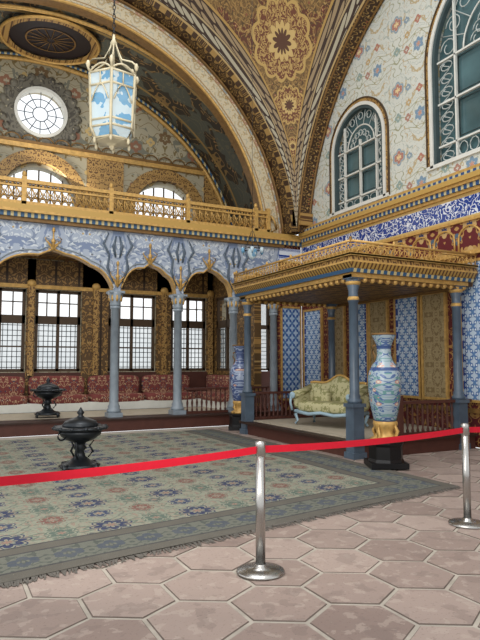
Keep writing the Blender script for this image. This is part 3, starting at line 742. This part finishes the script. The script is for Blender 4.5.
# ------------------------------------------------------------ SOFA
b=MB(); b.M=Matrix.Translation((6.93,9.62,.29))@Matrix.Rotation(math.radians(-72.3),4,'Z')
for sx in (-1,1):
    for sy in (-1,1):
        x,y=sx*.6,sy*.26
        b.tube([(x,y,.30),(x+sx*.05,y+sy*.04,.22),(x+sx*.02,y+sy*.01,.10),(x+sx*.05,y+sy*.04,.03)],[.045,.04,.022,.03],PALE,8)
for s in (-1,1):
    b.tube([(-.64,s*.3,.28),(-.3,s*.31,.24),(0,s*.32,.28),(.3,s*.31,.24),(.64,s*.3,.28)],.035,PALE,8)
    b.tube([(s*.66,-.3,.28),(s*.66,.3,.28)],.035,PALE,8)
b.sell((0,-.01,.38),(.66,.33,.11),DAMASK,.4,32,14)
def back(x): return .78+.16*math.cos(x/.68*pi/2)+.05*math.cos(x/.68*pi*2)
v=[];f=[];N=28
for i in range(N+1):
    x=-.68+1.36*i/N
    for (y,z) in ((.24,.36),(.22,.6),(.28,back(x)-.06),(.33,back(x)),(.39,back(x)-.06),(.36,.36)):
        v.append((x,y-.10*abs(x/.68)**4,z))
for i in range(N):
    for k in range(6): f.append((6*i+k,6*i+(k+1)%6,6*i+6+(k+1)%6,6*i+6+k))
f+=[tuple(range(6)),tuple(6*N+k for k in range(6))]
b.add(v,f,DAMASK,True)
b.tube([(-.68+1.36*i/N,.33-.10*abs((-.68+1.36*i/N)/.68)**4,back(-.68+1.36*i/N)+.01) for i in range(N+1)],.025,GOLD,8)
for s in (-1,1):
    b.tube([(s*.68,-.30,.60),(s*.68,-.1,.63),(s*.68,.24,.74)],[.085,.08,.07],DAMASK,12)
    b.sell((s*.68,0,.48),(.06,.29,.16),DAMASK,.5)
    b.tube([(s*.70,-.34,.30),(s*.72,-.37,.45),(s*.71,-.36,.62)],.025,PALE,8)
    b.sell((s*.68,-.36,.60),(.07,.03,.07),PALE,1,12,8)
b.sell((.38,.1,.58),(.20,.09,.17),DAMASK,.6); b.sell((-.30,.12,.56),(.2,.09,.16),DAMASK,.6)
b.build('damask_sofa')

# ------------------------------------------------------------ VASES
def vase(x,y,mat,name,z=0.002):
    b=MB()
    b.box(-.27,.27,-.27,.27,0,.08,BLACK); b.lathe([(.27,.08),(.25,.12),(.25,.30),(.27,.34),(.27,.37)],0,0,BLACK,8,0,smooth=False)
    b.lathe([(.20,.37),(.215,.40),(.15,.44),(.12,.50),(.15,.56),(.17,.62),(.16,.66)],0,0,GOLD,24,0,8,.08)
    b.lathe([(.14,.62),(.17,.70),(.215,.90),(.24,1.12),(.243,1.28),(.23,1.38),(.18,1.48),(.125,1.55),(.105,1.62),(.105,1.72),(.12,1.80),(.155,1.88),(.18,1.93),(.175,1.95),(.14,1.93)],0,0,mat,32)
    b.lathe([(.18,0),(.19,.015),(.18,.03)],0,0,GOLDD,24,1.925)
    for s in (-1,1):
        b.tube([(s*.11,0,1.78),(s*.16,0,1.77),(s*.17,0,1.68),(s*.13,0,1.60),(s*.15,0,1.52)],[.012,.018,.017,.014,.010],GOLDD,8)
    for k in range(4):
        a=k*pi/2+pi/4; b.tube([(.15*math.cos(a),.15*math.sin(a),.62),(.2*math.cos(a),.2*math.sin(a),.52),(.17*math.cos(a),.17*math.sin(a),.44),(.23*math.cos(a),.23*math.sin(a),.38)],[.02,.03,.025,.03],GOLD,8)
    o=b.build(name); o.location=(x,y,z); o.rotation_euler=(0,0,-.47); return o
vase(5.92,6.86,VASE,'porcelain_floor_vase',.02); vase(6.30,12.3,VASEB,'porcelain_floor_vase')

# ------------------------------------------------------------ BRAZIERS
def brazier(x,y,z,name,s=1.0):
    b=MB()
    b.lathe([(.27,.06),(.30,.09),(.24,.12),(.16,.15),(.08,.22),(.06,.30),(.10,.34),(.07,.38),(.09,.42),(.20,.46),(.28,.52),(.32,.60)],0,0,BRONZE,32)
    b.lathe([(.32,0),(.37,.015),(.385,.035),(.36,.05),(.27,.055)],0,0,BRONZE,64,.60,12,.06)
    b.lathe([(.25,0),(.26,.03),(.22,.08),(.13,.12),(.06,.14),(.03,.17),(.055,.20),(.03,.24),(.008,.28)],0,0,BRONZE,32,.645)
    for k in range(4):
        a=k*pi/2+pi/5; c,t=math.cos(a),math.sin(a)
        b.tube([(.22*c,.22*t,.10),(.32*c,.32*t,.09),(.35*c,.35*t,.04),(.31*c,.31*t,.02),(.30*c,.30*t,.05)],[.03,.035,.03,.02,.015],BRONZE,8)
    for k in range(3):
        a=k*2*pi/3; c,t=math.cos(a),math.sin(a)
        b.tube([(.12*c,.12*t,.20),(.19*c,.19*t,.28),(.14*c,.14*t,.36),(.2*c,.2*t,.44)],[.014,.02,.016,.012],BRONZE,6)
    for k in range(12):
        a=k*pi/6; b.sell((.37*math.cos(a),.37*math.sin(a),.635),(.035,.035,.03),BRONZE,1,8,6)
    for k in (0,1):
        a=k*pi+.5; b.tube([(.33*math.cos(a)+.07*math.cos(t*pi/6)*math.cos(a),.33*math.sin(a)+.07*math.cos(t*pi/6)*math.sin(a),.54+.06*math.sin(t*pi/6)) for t in range(12)],.012,BRONZE,6,True)
    o=b.build(name); o.location=(x,y,z); o.scale=(s,s,s); return o
brazier(1.82,8.48,.022,'bronze_brazier',.96); brazier(2.27,14.05,.30,'bronze_brazier',.98)

# ------------------------------------------------------------ STANCHIONS + BELT
P=[(-.25,3.5),(2.16,3.89),(4.54,4.12),(6.95,4.16)]
for x,y in P:
    b=MB()
    b.lathe([(.175,0),(.178,.008),(.172,.018),(.10,.030),(.045,.04),(.042,.06)],0,0,STEEL,40)
    b.lathe([(.036,.03),(.036,.84)],0,0,STEEL,24)
    b.lathe([(.036,.84),(.040,.845),(.040,.93),(.038,.945),(.020,.952)],0,0,STEEL,24)
    o=b.build('barrier_post'); o.location=(x,y,.003)
b=MB()
for (xa,ya),(xb,yb) in zip(P[:-1],P[1:]):
    v=[];f=[];N=16
    A_=Vector((xa,ya));B2=Vector((xb,yb));d=(B2-A_).normalized();A_=A_+d*.04;B2=B2-d*.04;q=Vector((-d.y,d.x))*.0015
    for i in range(N+1):
        t=i/N;p=A_*(1-t)+B2*t;sg=-.025*4*t*(1-t)
        for s in (-1,1):
            for z in (.862,.915): v.append((p.x+q.x*s,p.y+q.y*s,z+sg))
    for i in range(N):
        o=4*i; f+=[(o,o+1,o+5,o+4),(o+2,o+3,o+7,o+6),(o+1,o+3,o+7,o+5),(o,o+2,o+6,o+4)]
    b.add(v,f,REDB)
b.build('barrier_belt')

# ------------------------------------------------------------ LANTERN
g_=NT('lantern_glass',.08,0,.5)
x_,y_,z_=g_.xyz(); f_=g_.noise(g_.comb(x_,y_,z_),4,3)
g_.put(g_.b.inputs['Base Color'],g_.mix(g_.m('GREATER_THAN',f_,.50),C(98,150,184),C(186,202,208))); g_.b.inputs['Alpha'].default_value=.75
GLS=g_.mat
FRM=plain('lantern_silver_gilt',C(182,172,144),.4,.1,.15)
b=MB(); HX=lambda r,k,z:(r*math.cos(k*pi/3+.2),r*math.sin(k*pi/3+.2),z)
lv=[(.22,4.24),(.28,4.36),(.31,5.02),(.27,5.10)]
for k in range(6):
    b.tube([HX(r,k,z) for r,z in lv],.018,FRM,6)
    for r,z in ((.22,4.24),(.28,4.36),(.31,5.02),(.305,4.86),(.283,4.44)):
        b.tube([HX(r,k,z),HX(r,k+1,z)],.014,FRM,6)
    b.add([HX(.277,k,4.36),HX(.277,k+1,4.36),HX(.307,k+1,5.02),HX(.307,k,5.02)],[(0,1,2,3)],GLS)
    b.add([HX(.217,k,4.24),HX(.217,k+1,4.24),HX(.277,k+1,4.36),HX(.277,k,4.36)],[(0,1,2,3)],GLS)
    p0=Vector(HX(.312,k,0));p1=Vector(HX(.312,k+1,0))
    b.tube([tuple(p0.lerp(p1,.12+.76*t/8)+Vector((0,0,4.66+.20*math.sin(pi*t/8)))) for t in range(9)],.009,FRM,4)
    b.tube([tuple(p0.lerp(p1,.5)+Vector((0,0,4.84))),tuple(p0.lerp(p1,.5)+Vector((0,0,5.02)))],.009,FRM,4)
    b.tube([HX(.31,k,5.04),HX(.35,k,5.12),HX(.27,k,5.20),HX(.12,k,5.26),HX(.05,k,5.42),HX(.015,k,5.52)],[.016,.014,.011,.011,.009,.009],FRM,6)
    b.sell(HX(.33,k,5.12),(.025,.025,.05),FRM,1,8,6); b.sell(HX(.23,k,4.21),(.02,.02,.04),FRM,1,8,6)
    m0=Vector(HX(.31,k,5.03));m1=Vector(HX(.31,k+1,5.03))
    b.tube([tuple(m0.lerp(m1,t/8)+Vector((0,0,.08*math.sin(pi*t/8)))) for t in range(9)],.012,FRM,5)
b.lathe([(.22,0),(.20,-.02),(.08,-.04),(.03,-.06),(.035,-.08),(.01,-.11)],0,0,FRM,6,4.24,smooth=False)
b.lathe([(.03,0),(.045,.03),(.02,.08),(.015,.14)],0,0,FRM,12,5.46)
for k in range(3):
    a=k*2*pi/3; b.lathe([(.014,0),(.014,.16)],.08*math.cos(a),.08*math.sin(a),WHITEF,8,4.36)
zc=5.6
while zc<11.8:
    b.tube([(.018*math.cos(t*pi/3),0,zc+.04*math.sin(t*pi/3)) for t in range(6)],.006,BRONZE,4,True)
    b.tube([(0,.018*math.cos(t*pi/3),zc+.06+.04*math.sin(t*pi/3)) for t in range(6)],.006,BRONZE,4,True); zc+=.12
o=b.build('hanging_lantern'); o.location=(1.82,7.0,0)
# small hanging glass lamp near the canopy
b=MB()
for k in range(6):
    a=k*pi/3; c,t=math.cos(a),math.sin(a)
    b.tube([(.16*c,.16*t,3.52),(.10*c,.10*t,3.62),(.02*c,.02*t,3.84)],.005,BRONZE,4)
    b.tube([(.16*c,.16*t,3.52),(.19*c,.19*t,3.46),(.17*c,.17*t,3.42)],.006,BRONZE,4)
    b.lathe([(.012,0),(.03,.03),(.034,.08),(.028,.09)],.19*c,.19*t,GLS,10,3.44)
b.tube([(.16*math.cos(t*pi/8),.16*math.sin(t*pi/8),3.52) for t in range(16)],.008,BRONZE,5,True)
b.lathe([(.01,3.34),(.06,3.38),(.09,3.46),(.08,3.52)],0,0,GLS,16)
b.tube([(0,0,3.84),(0,0,11.6)],.004,BRONZE,4)
o=b.build('hanging_glass_lamp'); o.location=(4.85,9.0,0)

# ------------------------------------------------------------ WORLD, LIGHT, CAMERA
w=bpy.data.worlds.new('World'); sc.world=w; w.use_nodes=True
bg=w.node_tree.nodes['Background']; bg.inputs[0].default_value=(.96,.98,1,1); bg.inputs[1].default_value=1.25
def area(name,loc,target,size,power,col=(1,1,1),sy=None):
    l=bpy.data.lights.new(name,'AREA'); l.energy=power; l.size=size; l.color=col
    if sy: l.shape='RECTANGLE'; l.size_y=sy
    o=bpy.data.objects.new(name,l); sc.collection.objects.link(o); o.location=loc
    o.rotation_euler=(Vector(target)-Vector(loc)).to_track_quat('-Z','Y').to_euler(); return o
area('dome_fill',(1.5,5.0,10.5),(3.5,8,0),5,480,(1,.98,.96))  # added area lamp under the dome, helps out the sky light
area('hall_fill',(0,3,3.0),(5,11,6.5),4,200,(1,.95,.88))  # extra fill lamp put in mid-hall to brighten the back arch
area('alcove_fill',(2.5,15.2,4.2),(2.5,14.3,.3),7,70,(1,.97,.92),1.0)  # fill lamp added below the alcove ceiling, not at its windows
area('gallery_fill',(2.5,15.9,6.6),(3.5,14.6,9.8),5,90,(1,.95,.86),1.0)  # added uplight that lifts the gallery vault, standing in for window light
cam=bpy.data.cameras.new('Camera'); co=bpy.data.objects.new('Camera',cam); sc.collection.objects.link(co)
cam.sensor_fit='VERTICAL'; cam.sensor_height=36; cam.lens=590/640*36; cam.clip_end=200
co.location=(0,0,1.53); co.rotation_euler=(pi/2+.073,0,-.473)
sc.camera=co
